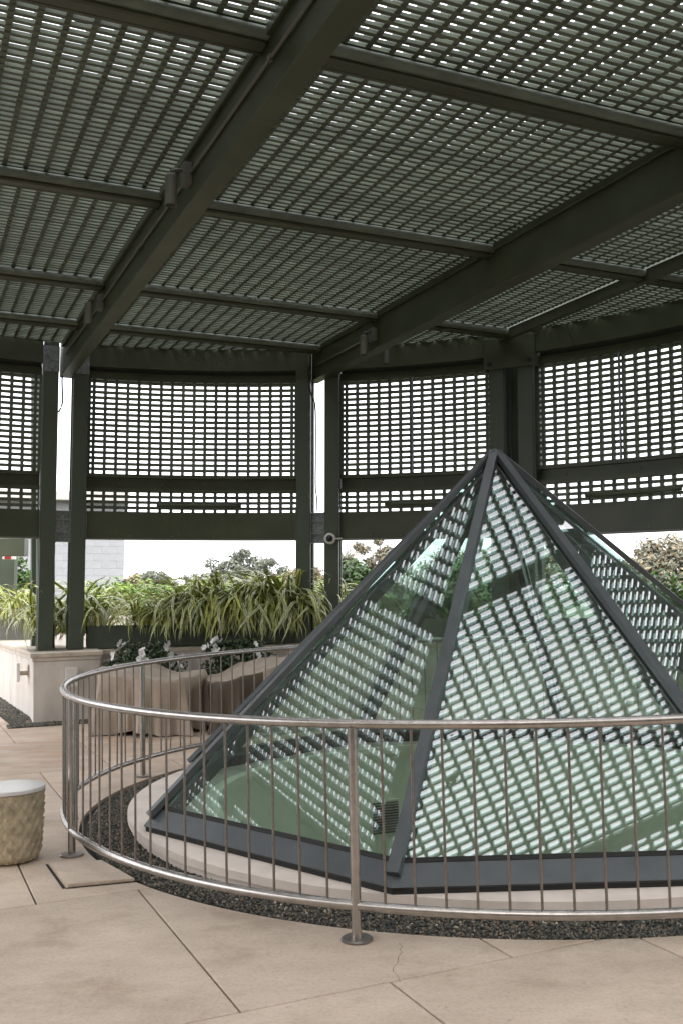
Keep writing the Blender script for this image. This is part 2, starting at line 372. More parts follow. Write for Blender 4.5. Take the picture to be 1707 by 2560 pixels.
# gravel
def stones(name, pts, r0, r1, z0, mtx):
    n = len(pts); r = RNG.uniform(r0, r1, n)
    base = np.array([(1, 0, 0), (-1, 0, 0), (0, 1, 0), (0, -1, 0), (0, 0, 1), (0, 0, -1)], float)
    fc = np.array([(0, 2, 4), (2, 1, 4), (1, 3, 4), (3, 0, 4), (2, 0, 5), (1, 2, 5), (3, 1, 5), (0, 3, 5)])
    a = RNG.uniform(0, 2*PI, n); t = RNG.normal(0, .5, (n, 2))
    V = base[None]*RNG.uniform(.65, 1.25, (n, 6, 1))*r[:, None, None]
    V[:, :, 2] *= .8
    c, s_ = np.cos(a)[:, None], np.sin(a)[:, None]
    x = V[:, :, 0]*c-V[:, :, 1]*s_; y = V[:, :, 0]*s_+V[:, :, 1]*c; z = V[:, :, 2]+x*t[:, :1]*.6+y*t[:, 1:]*.6
    V = np.stack([x, y, z], -1); V[:, :, 0] += pts[:, None, 0]; V[:, :, 1] += pts[:, None, 1]; V[:, :, 2] += (z0+RNG.uniform(0, .006, n))[:, None]
    F = (fc[None]+6*np.arange(n)[:, None, None]).reshape(-1, 3)
    me = bpy.data.meshes.new(name); me.from_pydata(V.reshape(-1, 3).tolist(), [], F.tolist()); me.materials.append(GRAVEL)
    me.polygons.foreach_set('use_smooth', [True]*len(me.polygons)); me.update()
    return link(name, me, None, mtx)
n_ = 26000
a = RNG.uniform(0, 2*PI, n_); keep = (np.cos(a-RAD(-98)) > -.45); a = a[keep]
r = np.sqrt(RNG.uniform(2.84**2, 3.142**2, len(a)))
gv = stones('gravel_ring', np.stack([RC.x+r*np.cos(a), RC.y+r*np.sin(a)], 1), .006, .0125, -.012, M_T)
tag(gv, 'dark grey gravel filling the ring between the skylight plinth and the terrace slabs', 'gravel', kind='stuff')
bed = MB().arc(2.6, 3.15, 0, 360, -.026, -.014, 128).obj('bed', GBASE, gv, Matrix.Translation(RC))

# unseen facade added behind the camera to cut rear light on the floor
blk_ = tag(empty('rear_light_blocker', Matrix.Translation((0, -1.9, 0))), 'unseen wall with dark door panels, added behind the camera to cut light', 'light blocker')
for x0, x1 in ((-14, -5.2), (-2.8, -.9), (1.5, 3.4), (5.8, 14)): MB().box(x0, x1, -.3, 0, -.5, 2.5).obj('wall', CAPST, blk_)
MB().box(-14, 14, -.3, 0, 2.502, 6.2).obj('wall', CAPST, blk_)
for x0, x1 in ((-5.2, -2.8), (-.9, 1.5), (3.4, 5.8)):
    d_ = MB().box(x0+.02, x1-.02, -.22, -.16, -.1, 2.49).obj('blocker_door', PAINT, blk_)
    for q in range(2): MB().box(x0+.12+q*1.16, x0+1.10+q*1.16, -.159, -.15, .1, 2.36).obj('pane', BLACKG, d_)
# ------------------------------------------------------------------ skylight plinth, drum, pyramid
T_RC = M_T @ Matrix.Translation(RC)
pl = tag(empty('skylight_plinth', T_RC), 'round two-step pale stone plinth carrying the glass pyramid', 'plinth')
MB().arc(2.31, 2.859, 0, 360, .036, .0844, 160).obj('top_course', PLINTH, pl, angle=30)
MB().arc(2.31, 2.838, 0, 360, -.025, .033, 160).obj('lower_course', PLINTH, pl, angle=30)
dr = tag(empty('skylight_shaft', T_RC), 'pale green-grey round shaft wall seen down through the glass pyramid', 'shaft')
MB().arc(2.26, 2.305, 0, 360, -3.4, .082, 128).obj('wall', PLASTER, dr, angle=30)
MB().arc(2.20, 2.258, 0, 360, .02, .088, 128).obj('rim', PLASTER, dr, angle=30)
MB().lathe([(2.4, -2.15), (2.4, -2.1)], 64).obj('floor', PLASTER, dr)  # unseen pale floor, set high to bounce light up the shaft wall
# air grille on the shaft wall
vt = tag(empty('air_vent', T_RC), 'dark louvred air vent on the curved shaft wall inside the pyramid', 'air vent')
MB().arc(2.235, 2.257, 108.2, 116.0, -.77, -.43, 8).obj('backing', PLASTER, vt)
for k in range(12):
    z = -.745+k*.026
    MB().arc(2.215, 2.236, 108.6, 115.6, z, z+.013, 8).obj('louvre', LOUVRE, vt)
# pyramid
PC = Vector((1.2035+.0252, 7.9403-.063, 0)); PRAD, PZ, PHI, PZA = 2.8548, .0947, -2.7251, 2.7124
cor = [Vector((PC.x+PRAD*math.cos(PHI+k*PI/4), PC.y+PRAD*math.sin(PHI+k*PI/4), PZ)) for k in range(8)]
APX = Vector((PC.x, PC.y, PZA))
py = tag(empty('glass_pyramid', M_T), 'eight-sided glass pyramid skylight with slate metal ridges on the round plinth', 'skylight')
py['label'] = 'eight-sided glass pyramid skylight with slate metal ridges on the round plinth'
f0 = .05
for k in range(8):
    a_, b_ = cor[k], cor[(k+1) % 8]
    nrm = (b_-a_).cross(APX-a_).normalized()
    if nrm.z < 0: nrm = -nrm
    L = lambda p, t, d=0.0: p+(APX-p)*t+nrm*d
    # sill panel: folded metal below the pane
    q = MB(); fz = .011; q.add([L(a_, fz), L(b_, fz), L(b_, f0), L(a_, f0), L(a_, fz, -.05), L(b_, fz, -.05), L(b_, f0, -.05), L(a_, f0, -.05)],
                    [(0, 1, 2, 3), (4, 7, 6, 5), (0, 4, 5, 1), (3, 2, 6, 7), (1, 5, 6, 2), (0, 3, 7, 4)])
    q.obj('sill', SLATE, py)
    q = MB(); q.add([L(a_, f0-.002, .004), L(b_, f0-.002, .004), L(b_, f0+.0055, .004), L(a_, f0+.0055, .004), L(a_, f0-.002, -.02), L(b_, f0-.002, -.02), L(b_, f0+.0055, -.02), L(a_, f0+.0055, -.02)],
                    [(0, 1, 2, 3), (4, 7, 6, 5), (0, 4, 5, 1), (3, 2, 6, 7), (1, 5, 6, 2), (0, 3, 7, 4)])
    q.obj('gasket', DARK, py)
    ca, cb = a_+(b_-a_)*.004, b_+(a_-b_)*.004
    pane = link('pane', mesh_from([L(ca, f0+.004, -.004), L(cb, f0+.004, -.004), L(APX, 0, -.004)], [(0, 1, 2)], 'pane', [GLASS_O]), py)
    link('inner_pane', mesh_from([L(ca, f0+.004, -.026), L(cb, f0+.004, -.026), L(APX, 0, -.026)], [(0, 1, 2)], 'inner_pane', [GLASS_I]), pane)
    # black strip painted in for the shade under the sill
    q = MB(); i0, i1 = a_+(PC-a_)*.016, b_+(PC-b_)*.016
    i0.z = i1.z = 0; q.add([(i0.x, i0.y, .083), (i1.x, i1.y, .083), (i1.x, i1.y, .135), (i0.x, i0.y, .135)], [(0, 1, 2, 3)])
    q.obj('shade_strip', DARK, py)
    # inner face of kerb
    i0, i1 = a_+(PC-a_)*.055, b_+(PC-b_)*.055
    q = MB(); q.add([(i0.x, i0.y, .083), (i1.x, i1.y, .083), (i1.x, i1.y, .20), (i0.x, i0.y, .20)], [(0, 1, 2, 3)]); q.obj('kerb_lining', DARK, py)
for k in range(8):
    a_ = cor[k]; d = (APX-a_).normalized(); side = d.cross(Vector((0, 0, 1))).normalized(); up = side.cross(d).normalized()
    p0 = a_+(APX-a_)*.028; p1 = APX+d*(-.012)
    def bar(w0, h0, h1, w1=None):
        q = MB(); w1 = w1 or w0
        c0 = [p0-side*w0+up*h0, p0+side*w0+up*h0, p0+side*w1+up*h1, p0-side*w1+up*h1]
        c1 = [p1-side*w0+up*h0, p1+side*w0+up*h0, p1+side*w1+up*h1, p1-side*w1+up*h1]
        q.add(c0+c1, [(3, 2, 1, 0), (4, 5, 6, 7), (0, 1, 5, 4), (1, 2, 6, 5), (2, 3, 7, 6), (3, 0, 4, 7)]); return q
    bar(.038, .002, .040, .034).obj('ridge_cap', SLATE, py)
    bar(.026, -.12, -.034).obj('rafter', SLATE, py)
MB().lathe([(.0, -.02), (.05, -.035), (.045, 0), (.02, .028), (.004, .034)], 16, Matrix.Translation(APX)).obj('apex_cap', SLATE, py, angle=40)

# ------------------------------------------------------------------ railing
rail = tag(empty('railing', T_RC), 'round stainless steel railing with thin balusters around the glass pyramid', 'railing')
RR = 3.3008
ztop = lambda a: 1.046+.0119*RR*math.cos(a)+.0068*RR*math.sin(a)
NS = 160
MB().tube([(RR*math.cos(2*PI*k/NS), RR*math.sin(2*PI*k/NS), ztop(2*PI*k/NS)) for k in range(NS)], .0235, 16, closed=True).obj('top_rail', STEEL, rail, smooth=True)
MB().tube([(RR*math.cos(2*PI*k/NS), RR*math.sin(2*PI*k/NS), .159) for k in range(NS)], .0235, 14, closed=True).obj('bottom_rail', STEEL, rail, smooth=True)
posts = [-110.86+k*45.3 if k >= 0 else -154.14 for k in range(-1, 6)] + [157.73]
bal = MB().tube([(0, 0, 0), (0, 0, 1)], .0066, 8, cap=False).mesh('baluster', STEEL2, smooth=True)
plate = MB().lathe([(.075, 0), (.075, .008), (.069, .013), (.03, .014)], 32).mesh('base_plate', STEEL2, angle=35)
for a in posts:
    ar = RAD(a); x, y = RR*math.cos(ar), RR*math.sin(ar)
    p = MB().tube([(x, y, .002), (x, y, ztop(ar)-.015)], .024, 18).obj('post', STEEL, rail, smooth=False, angle=40)
    link('base_plate', plate, p, Matrix.Translation((x, y, .001)))
a = -110.86+2.22
angs = []
for i, p0 in enumerate(sorted(posts)):
    sp = sorted(posts); p1 = sp[(i+1) % len(sp)]
    if p1 <= p0: p1 += 360
    m = max(1, round((p1-p0)/2.51)); st = (p1-p0)/m
    angs += [p0+st*j for j in range(1, m)]
for a in angs:
    ar = RAD(a); x, y = RR*math.cos(ar), RR*math.sin(ar); h = ztop(ar)-.159
    link('baluster', bal, rail, Matrix.Translation((x, y, .159)) @ Matrix.Diagonal((1, 1, h, 1)))

# ------------------------------------------------------------------ pergola roof
ZB, ZG = 4.653, 5.10                                     # beam underside, grating underside
W_S, W_T = (M_G.inverted() @ WC)[:2]                      # wall centre in roof grid
RO = WR+.10
def t_rng(s):
    d = RO**2-(s-W_S)**2
    return None if d <= 0 else (W_T-math.sqrt(d), W_T+math.sqrt(d))
def s_rng(t):
    d = RO**2-(t-W_T)**2
    return None if d <= 0 else (W_S-math.sqrt(d), W_S+math.sqrt(d))
BW = .083
beams = [(-4.69, 'far left roof beam out over the open side of the pergola'), (-1.33, 'deep roof beam next left of the beam that ends at the left column pair'),
         (2.034, 'deep roof beam running from overhead to the leftmost column pair'), (5.39, 'deep roof beam running to the middle column pair behind the pyramid')]
for s, lab in beams:
    t0, t1 = t_rng(s); t0 = max(t0, -3); t1 += .16
    b = tag(empty('roof_beam', M_G @ Matrix.Translation((s, 0, 0))), lab, 'roof beam')
    b['group'] = 'deep roof beams of the pergola'
    MB().box(-BW, BW, t0, t1, ZB, ZG+.085, b=.006).obj('web', PAINT, b)
    for sg in (-1, 1):
        x0, x1 = sorted((sg*(BW-.001), sg*(BW+.028)))
        MB().box(x0, x1, t0+.01, t1-.3, ZG-.075, ZG-.004, b=.004).obj('ledger', PAINT, b)
sec = [(7.25, 'slim secondary roof beam running up from the right column pair'), (8.72, 'short outer roof beam at the right edge of the pergola')]
for s, lab in sec:
    t0, t1 = t_rng(s)
    b = MB().box(-.04, .04, t0, t1-.05, ZG-.14, ZG-.006, b=.005).obj('secondary_beam', PAINT, None, M_G @ Matrix.Translation((s, 0, 0)))
    tag(b, lab, 'roof beam')
lines_s = [(-5.45, 0, ''), (-4.69, BW, ''), (-1.33, BW, ''), (2.034, BW, ''), (5.39, BW, ''), (7.25, .045, ''), (8.72, .045, '')]
bay_name = ['far left edge strip', 'outer left bay', 'bay left of left beam', 'wide middle bay', 'bay right of right deep beam', 'right edge bay']
lines_t = [-0.05, 2.85, 5.60, 8.36, 11.02, 12.85, 14.25]
PT = .062
row_name = ['first row overhead', 'second row from camera', 'third row from camera', 'fourth row from camera', 'fifth row from camera', 'last row at curved wall']
for j, t in enumerate(lines_t[1:-1]):
    sr = s_rng(t)
    for i in range(len(lines_s)-1):
        x0 = max(lines_s[i][0]+lines_s[i][1]+.002, sr[0]+.05); x1 = min(lines_s[i+1][0]-lines_s[i+1][1]-.002, sr[1]-.05)
        if x1-x0 < .3: continue
        p = tag(empty('purlin', M_G @ Matrix.Translation((0, t, 0))), 'roof purlin across the %s, %s purlin line from camera' % (bay_name[i], ORD[j]), 'purlin', 'purlins between the roof beams')
        MB().box(x0, x1, -.045, PT, ZG-.118, ZG-.004, b=.012).obj('tube', PAINT, p)
        MB().tube([(x0+.001, -.052, ZG-.048), ((x0+x1)/2, -.052, ZG-.048), (x1-.001, -.052, ZG-.048)], .041, 14).obj('lit_face_strip', LITFACE, p, smooth=False, angle=40)  # pale strip added to imitate skylight on the purlin's near face
        MB().box(x0, x1, PT-.001, PT+.03, ZG-.118, ZG-.104, b=.003).obj('lip', PAINT, p)
PS, PTT = .163, .0815                                    # bearing bar and cross bar pitch
for i in range(len(lines_s)-1):
    for j in range(len(lines_t)-1):
        x0, x1 = lines_s[i][0]+lines_s[i][1]+.004, lines_s[i+1][0]-lines_s[i+1][1]-.004
        y0, y1 = lines_t[j]-.03, lines_t[j+1]-.035
        bars = []
        k = math.ceil((x0+.01)/PS)
        while k*PS < x1-.005:
            s = k*PS; tr = t_rng(s)
            if tr:
                a_, b_ = max(y0, tr[0]), min(y1, tr[1])
                if b_-a_ > .06: bars.append(('bearing_bar', (s-.020, s+.020, a_, b_, ZG+.004, ZG+.096)))
            k += 1
        k = math.ceil((y0+.01)/PTT)
        while k*PTT < y1-.005:
            t = k*PTT; sr = s_rng(t)
            if sr:
                a_, b_ = max(x0, sr[0]), min(x1, sr[1])
                if b_-a_ > .06: bars.append(('cross_bar', (a_, b_, t-.018, t+.018, ZG, ZG+.0235)))
            k += 1
        if len(bars) < 6: continue
        p = tag(empty('roof_grating', M_G), 'roof grating panel in the %s, %s' % (bay_name[i], row_name[j]), 'grating', 'grating panels of the pergola roof')
        for nm, q in bars:
            jz = random.uniform(-.0012, .0012)
            link(nm, BAR, p, Matrix.Translation((0, 0, jz)) @ box_mtx(*q))

n_ = 420
lp = np.stack([RNG.uniform(-3.5, 8.0, n_), RNG.uniform(3.2, 13.5, n_)], 1)
lp = lp[np.hypot(lp[:, 0]-W_S, lp[:, 1]-W_T) < WR-.1]
V = []; F = []
for x, y in lp:
    r_ = RNG.uniform(.018, .06); a = RNG.uniform(0, 6.28); el = RNG.uniform(.3, .9); k = len(V)
    for q in range(6):
        an = a+q*PI/3; rr_ = r_*RNG.uniform(.6, 1.2); V.append((x+rr_*math.cos(an), y+rr_*el*math.sin(an), ZG+.099+RNG.uniform(0, .012)))
    F.append(tuple(range(k, k+6)))
lo_ = link('leaf_litter', mesh_from(V, F, 'leaf_litter', [BARK]), None, M_G); tag(lo_, 'dead leaves and twigs caught on top of the roof grating', 'leaf litter', kind='stuff')
# conduit and spotlights on the beams
def spot(name, s, t, side, zc, lab, h=.245, r=.046):
    p = tag(empty(name, M_G @ Matrix.Translation((s, t, zc))), lab, 'spotlight', 'spotlights hung on the roof beams')
    MB().lathe([(r, -h/2), (r, h/2-.01), (r-.01, h/2)], 24, Matrix.Translation((side*.155, 0, 0))).obj('can', FIXT, p, angle=40)
    MB().lathe([(r*.86, -h/2-.002), (r*.86, -h/2+.01)], 24, Matrix.Translation((side*.155, 0, 0))).obj('lens', DARK, p)
    MB().tube([(side*.155, 0, h/2+.0), (side*.155, 0, h/2+.03), (side*.12, 0, h/2+.045), (side*.05, 0, h/2+.045)], .014, 8).obj('arm', FIXT, p, smooth=True)
    MB().box(min(0, side*.07), max(0, side*.07), -.06, .06, h/2-.07, h/2+.10, b=.004).obj('junction_box', FIXT, p)
spot('spotlight', 2.034-BW-.001, 7.35, -1, 4.72, 'cylinder spotlight on the left roof beam, nearer of its two')
spot('spotlight', 2.034-BW-.001, 11.05, -1, 4.70, 'cylinder spotlight on the left roof beam, farther one beside the left columns')
spot('spotlight', 5.39-BW-.001, 11.05, -1, 4.68, 'cylinder spotlight on the left side of the right deep roof beam')
spot('spotlight', 5.39+BW+.25, 11.9, 1, 4.80, 'small spotlight half hidden behind the right deep roof beam', h=.22)
for s, t0, t1, zc, lab in ((2.034-BW-.012, -1, 13.8, 4.86, 'thin conduit clipped along the side of the left deep roof beam'), (5.39-BW-.012, 11.2, 12.9, 4.82, 'short conduit along the far end of the right deep roof beam')):
    pts = []; n = int((t1-t0)/.9)
    for k in range(n+1): pts.append((s-.004*(k % 2), t0+(t1-t0)*k/n, zc+.006*math.sin(k*1.7)))
    c = tag(empty('conduit', M_G), lab, 'conduit')
    MB().tube(pts, .012, 8).obj('pipe', FIXT, c, smooth=True)
    for k in range(1, n, 2): MB().box(s-.02, s+.012, pts[k][1]-.02, pts[k][1]+.02, pts[k][2]-.02, pts[k][2]+.02, b=.003).obj('clip', FIXT, c)

# ------------------------------------------------------------------ curved wall: columns, beams, gratings
M_W = Matrix.Translation(WC)
def polar(a, r, z=0.0):
    return M_W @ Matrix.Rotation(RAD(a), 4, 'Z') @ Matrix.Translation((r, 0, z))     # local x = outward, y = tangential (ccw = to the left seen from inside)
cols = [(139.5, 'column pair standing out of the left edge'), (110.45, 'left pair of dark columns on the stucco pier beside the railing'), (81.6, 'middle pair of dark columns carrying the dome camera'),
        (59.0, 'right pair of dark columns behind the pyramid tip'), (33.5, 'column pair beyond the right edge of the picture'), (9.0, 'second column pair beyond the right edge'), (-16.0, 'third column pair beyond the right edge')]
for ci, (a, lab) in enumerate(cols):
    c = tag(empty('column_pair', polar(a, WR)), lab, 'column', 'column pairs of the curved wall')
    zb = {1: .80, 2: .83, 3: .9}.get(ci, .75)
    for sg in (1, -1):
        y = sg*.203
        for xo, nm in ((-.03, 'post'), (.23, 'post')):
            MB().box(xo-.055, xo+.055, y-.102, y+.102, zb, ZG-.008, b=.006).obj(nm, COLPAINT, c)
        if ci != 3:
            MB().box(-.095, -.084, y-.108, y+.108, 4.66, 5.02, b=.002).obj('sleeve', GALV if ci == 1 else PAINT, c)
        MB().box(-.10, .31, y-.125, y+.125, zb-.01, zb+.014, b=.002).obj('foot_plate', PAINT, c)
    if ci == 3: MB().box(.20, .31, -.10, .10, zb, ZG-.008, b=.006).obj('post', COLPAINT, c)
    # bracket between the posts at the main beam
    br = MB()
    for z in (2.30, 2.43, 2.60, 2.72): br.box(-.07, .0, -.10, .10, z, z+.012)
    br.box(-.07, .0, -.1005, -.090, 2.295, 2.74).box(-.07, .0, .090, .1005, 2.295, 2.74).box(-.012, -.002, -.091, .091, 2.30, 2.73)
    bo = br.obj('bracket', GALV, c)
    for yy in (-.06, .06):
        for z in (2.37, 2.66): MB().lathe([(.012, 0), (.012, .012)], 10, Matrix.Translation((-.012, yy, z)) @ Matrix.Rotation(-PI/2, 4, 'Y')).obj('bolt', GALV, bo)
    for sg in (1, -1):                                    # angle plates where the main beams land
        q = MB().box(-.088, -.02, sg*.3075, sg*.3125, 2.34, 2.80).box(-.02, .06, sg*.308, sg*.312, 2.42, 2.80); q.obj('beam_plate', GALV, c)
    if ci == 3:                                           # deep head plate with bolts
        hp = MB().box(-.125, -.110, -.36, .36, 4.60, 5.02, b=.003).box(-.115, .30, -.355, -.345, 4.60, 5.02).box(-.115, .30, .345, .355, 4.60, 5.02).obj('head_plate', PAINT, c)
        for yy in (-.28, .28): MB().lathe([(.03, 0), (.03, .012)], 14, Matrix.Translation((-.126, yy, 4.67)) @ Matrix.Rotation(-PI/2, 4, 'Y')).obj('bolt', DARK, hp)
    else:
        for yy in (-.11, .11): MB().lathe([(.014, 0), (.014, .016)], 10, Matrix.Translation((-.09, yy, 4.74)) @ Matrix.Rotation(-PI/2, 4, 'Y')).obj('bolt', GALV, c)
bay_lab = ['left end bay', 'bay left of middle columns', 'bay right of middle columns', 'bay right of right columns', 'first bay beyond right edge', 'second bay beyond right edge']
BOLT = MB().lathe([(.011, 0), (.011, .01), (.006, .013)], 10, Matrix.Rotation(-PI/2, 4, 'Y')).mesh('bolt', FIXT)
for bi in range(len(cols)-1):
    a0, a1 = cols[bi+1][0]+2.55, cols[bi][0]-2.55
    n = 18
    B = tag(MB().arc(WR-.005, WR+.13, a0, a1, 2.345, 2.742, n).obj('main_beam', PAINT, None, M_W, angle=30), 'deep curved main beam under the wall grating, %s' % bay_lab[bi], 'wall beam', 'curved main beams of the wall')
    MB().arc(WR-.02, WR-.006, a0, a1, 2.346, 2.366, n).obj('drip_edge', FIXT, B)
    Mr = tag(empty('mid_rail', M_W), 'curved channel rail between the two gratings, %s' % bay_lab[bi], 'wall rail', 'curved mid rails of the wall')
    MB().arc(WR+.10, WR+.12, a0, a1, 3.03, 3.27, n).obj('web', PAINT, Mr, angle=30)
    MB().arc(WR+.03, WR+.10, a0, a1, 3.226, 3.278, n).obj('flange', PAINT, Mr, angle=30)
    MB().arc(WR+.03, WR+.10, a0, a1, 3.022, 3.076, n).obj('flange', PAINT, Mr, angle=30)
    tag(MB().arc(WR-.06, WR+.05, a0, a1, 4.785, ZG-.006, n).obj('head_beam', PAINT, None, M_W, angle=30), 'curved head beam at the top of the wall, %s' % bay_lab[bi], 'wall beam', 'curved head beams of the wall')
    MB().arc(WR+.10, WR+.115, a0, a1, 4.737, 4.80, n).obj('back_strip', DARK, B)
    for q in range(1, 5):
        aa = a0+(a1-a0)*q/5
        link('bolt', BOLT, B, Matrix.Rotation(RAD(aa), 4, 'Z') @ Matrix.Translation((WR-.006, 0, 2.40)))
        link('bolt', BOLT, Mr, Matrix.Rotation(RAD(aa+1.1), 4, 'Z') @ Matrix.Translation((WR+.10, 0, 3.15)))
    for nm, z0, z1, lo in (('upper', 3.279, 4.735, 4.628), ('lower', 2.744, 3.0215, 3.0)):
        p = tag(empty('wall_grating', M_W), '%s wall grating with rectangular openings, %s' % (nm, bay_lab[bi]), 'grating', '%s grating panels of the curved wall' % nm)
        if nm == 'upper':
            MB().arc(WR+.045, WR+.115, a0, a1, 4.63, 4.735, n).obj('top_frame', PAINT, p, angle=30)
            z1 = 4.632
            for sa in (a0+.12, a1-.12):
                link('side_frame', BAR, p, Matrix.Rotation(RAD(sa), 4, 'Z') @ box_mtx(WR+.04, WR+.12, -.02, .02, z0, z1))
        k = round((a1-a0)/1.258); st = (a1-a0)/k
        for q in range(k):
            ang = a0+st*(q+.5)
            link('upright_bar', BAR, p, Matrix.Rotation(RAD(ang), 4, 'Z') @ box_mtx(WR+.062, WR+.10, -.022, .022, z0, z1))
        sm = MB().arc(WR+.070, WR+.0935, a0, a1, -.021, .021, n).mesh('slat', GRATE)
        z = 4.6 if nm == 'upper' else 2.744+.056+.0783*2
        zs = []
        while z > z0+.01: zs.append(z); z -= .0783
        if nm == 'lower': zs = [2.744+.06+.0783*q for q in range(3)]
        for z in zs: link('slat', sm, p, Matrix.Translation((0, 0, z)))
    if bi in (2, 3):
        am = (a0+a1)/2+(.4 if bi == 2 else 1.0)
        tag(MB().box(-.03, 0, -.012, .012, 3.28, 4.64, b=.002).obj('stiffener', GALV, None, polar(am, WR+.06)), 'thin vertical stiffener in the middle of the upper grating, %s' % bay_lab[bi], 'stiffener')
    if bi in (1, 2, 3):
        cx = [0, 95.3, 68.9, 45.6][bi]; dl = [0, 4.85, 4.85, 5.2][bi]
        tb = tag(empty('tube_light', M_W), 'long dark tube fitting in front of the lower grating, %s' % bay_lab[bi], 'light fitting', 'tube fittings above the main beams')
        rr = WR-.06
        MB().tube([(rr*math.cos(RAD(cx+dl*q/4)), rr*math.sin(RAD(cx+dl*q/4)), 2.835) for q in range(-4, 5)], .024, 10).obj('tube', PAINT, tb, smooth=True)
        for q in (-1, 1):
            aa = RAD(cx+q*dl*.93); x, y = math.cos(aa), math.sin(aa)
            MB().tube([(x*rr, y*rr, 2.82), (x*(rr+.06), y*(rr+.06), 2.75)], .008, 6).obj('stem', PAINT, tb)

# hanging cables
def cable(pts, lab, r=.010):
    P = [Vector(p) for p in pts]; out = []
    for i in range(len(P)-1):
        p0, p1, p2, p3 = P[max(i-1, 0)], P[i], P[i+1], P[min(i+2, len(P)-1)]
        for k in range(6):
            t = k/6; out.append(.5*((2*p1)+(-p0+p2)*t+(2*p0-5*p1+4*p2-p3)*t*t+(-p0+3*p1-3*p2+p3)*t**3))
    out.append(P[-1]); return tag(MB().tube(out, r, 8).obj('cable', BLACKM, None, smooth=True), lab, 'cable')
BLACKM = mat('cable_black', (0.02, 0.02, 0.018, 1), 0.5, var=.1)
def wp(a, r, z): 
    v_ = M_W @ Vector((r*math.cos(RAD(a)), r*math.sin(RAD(a)), z)); return v_
cable([wp(82.55, WR-.10, 4.86), wp(82.6, WR-.12, 4.70), wp(82.35, WR-.10, 4.45), wp(81.95, WR-.03, 4.30), wp(81.9, WR, 4.0), wp(81.9, WR, 3.5), wp(81.9, WR, 3.1), wp(81.75, WR, 2.95), wp(81.7, WR, 2.76)], 'black cable hanging down between the middle pair of columns')
cable([wp(110.9, WR-.06, 4.62), wp(110.9, WR-.06, 4.5), wp(110.8, WR-.05, 4.25), wp(111.2, WR-.05, 4.1)], 'short black cable loop at the top of the left column pair', .012)
# dome camera on the middle columns
dc = tag(empty('dome_camera', polar(80.05, WR-.085, 2.36) @ Matrix.Rotation(-PI/2, 4, 'Y')), 'small white dome security camera on the right post of the middle column pair', 'camera')
MB().lathe([(.078, .0), (.08, .05), (.07, .062), (.05, .064)], 28).obj('housing', WHITEP, dc, angle=40)
MB().lathe([(.05, .062), (.046, .083), (.034, .10), (.016, .11), (.002, .112)], 24).obj('dome', BLACKG, dc, smooth=True)
MB().tube([(0, -.06, .02), (0, -.17, .02)], .012, 8).obj('arm', WHITEP, dc, smooth=True)

# ------------------------------------------------------------------ low stucco walls, piers, planters (terrace frame)
TW = M_T @ M_W
def tpolar(a, r, z=0.0): return M_T @ polar(a, r, z)
for ai, (a, lab) in enumerate([(110.45, 'white stucco pier with stone cap under the left column pair'), (81.6, 'white stucco pier with stone cap under the middle column pair'), (59.0, 'white stucco pier with stone cap under the right column pair')]):
    p = tag(empty('pier', tpolar(a, WR)), lab, 'pier', 'stucco piers of the low wall')
    MB().box(-.60, .45, -.43, .43, -.03, .80, b=.01).obj('body', STUCCO, p)
    MB().box(-.615, .46, -.44, .44, .80, .845, b=.004).obj('band', STUCCO, p)
    MB().box(-.64, .48, -.465, .465, .846, .905, b=.008).obj('cap', CAPST, p)
for a0, a1, lab in ((84.3, 107.8, 'low stucco wall with stone cap between the left and middle piers'), (61.7, 78.9, 'low stucco wall with stone cap between the middle and right piers'), (-20, 56.2, 'long low stucco wall curving away right of the right pier')):
    p = tag(empty('low_wall', TW), lab, 'low wall')
    n = max(8, int((a1-a0)/2))
    MB().arc(WR-.06, WR+.44, a0, a1, -.03, .79, n).obj('body', STUCCO, p, angle=30)
    MB().arc(WR-.075, WR+.45, a0, a1, .792, .83, n).obj('band', STUCCO, p, angle=30)
    d = 7.0; k = max(1, round((a1-a0)/d))
    for q in range(k): MB().arc(WR-.10, WR+.47, a0+(a1-a0)*q/k+.03, a0+(a1-a0)*(q+1)/k-.03, .832, .89, 6).obj('cap_stone', CAPST, p, angle=30)
# wall running back from the left pier, along the beam direction
M_L = M_T @ Matrix.Translation((-4.10, 13.30, 0)) @ Matrix.Rotation(RAD(116), 4, 'Z')        # local x runs away, y to the left
p = tag(empty('low_wall', M_L), 'low white stucco wall running back from the left pier toward the white building', 'low wall')
MB().box(-.02, 8, -.62, -.004, -.03, .80, b=.008).obj('body', STUCCO, p)
MB().box(-.02, 8, -.63, .012, .802, .845).obj('band', STUCCO, p)
for q in range(5): MB().box(.01+q*1.6, 1.6+q*1.6, -.66, .035, .847, .905, b=.006).obj('cap_stone', CAPST, p)
# gravel strip at the foot of the left pier
n_ = 5200
L_ = RNG.uniform(-.2, 7.5, n_); q_ = RNG.uniform(.0, .33, n_)
ml = Matrix.Translation((-4.10, 13.30, 0)) @ Matrix.Rotation(RAD(116), 4, 'Z')
P1 = np.array([(ml @ Vector((x, y, 0)))[:2] for x, y in zip(L_, q_)])
m2 = polar(110.45, WR); P2 = np.array([(m2 @ Vector((x, y, 0)))[:2] for x, y in zip(RNG.uniform(-.93, -.60, 2600), RNG.uniform(-1.2, .75, 2600))])
gs = stones('gravel_strip', np.concatenate([P1, P2]), .010, .020, .006, M_T); tag(gs, 'strip of dark gravel along the foot of the left stucco pier', 'gravel', kind='stuff')
bq = MB().box(-.2, 7.6, -.01, .33, .001, .006, ml).box(-.93, -.59, -1.2, .75, .0015, .0065, m2); bq.obj('bed', GBASE, gs)
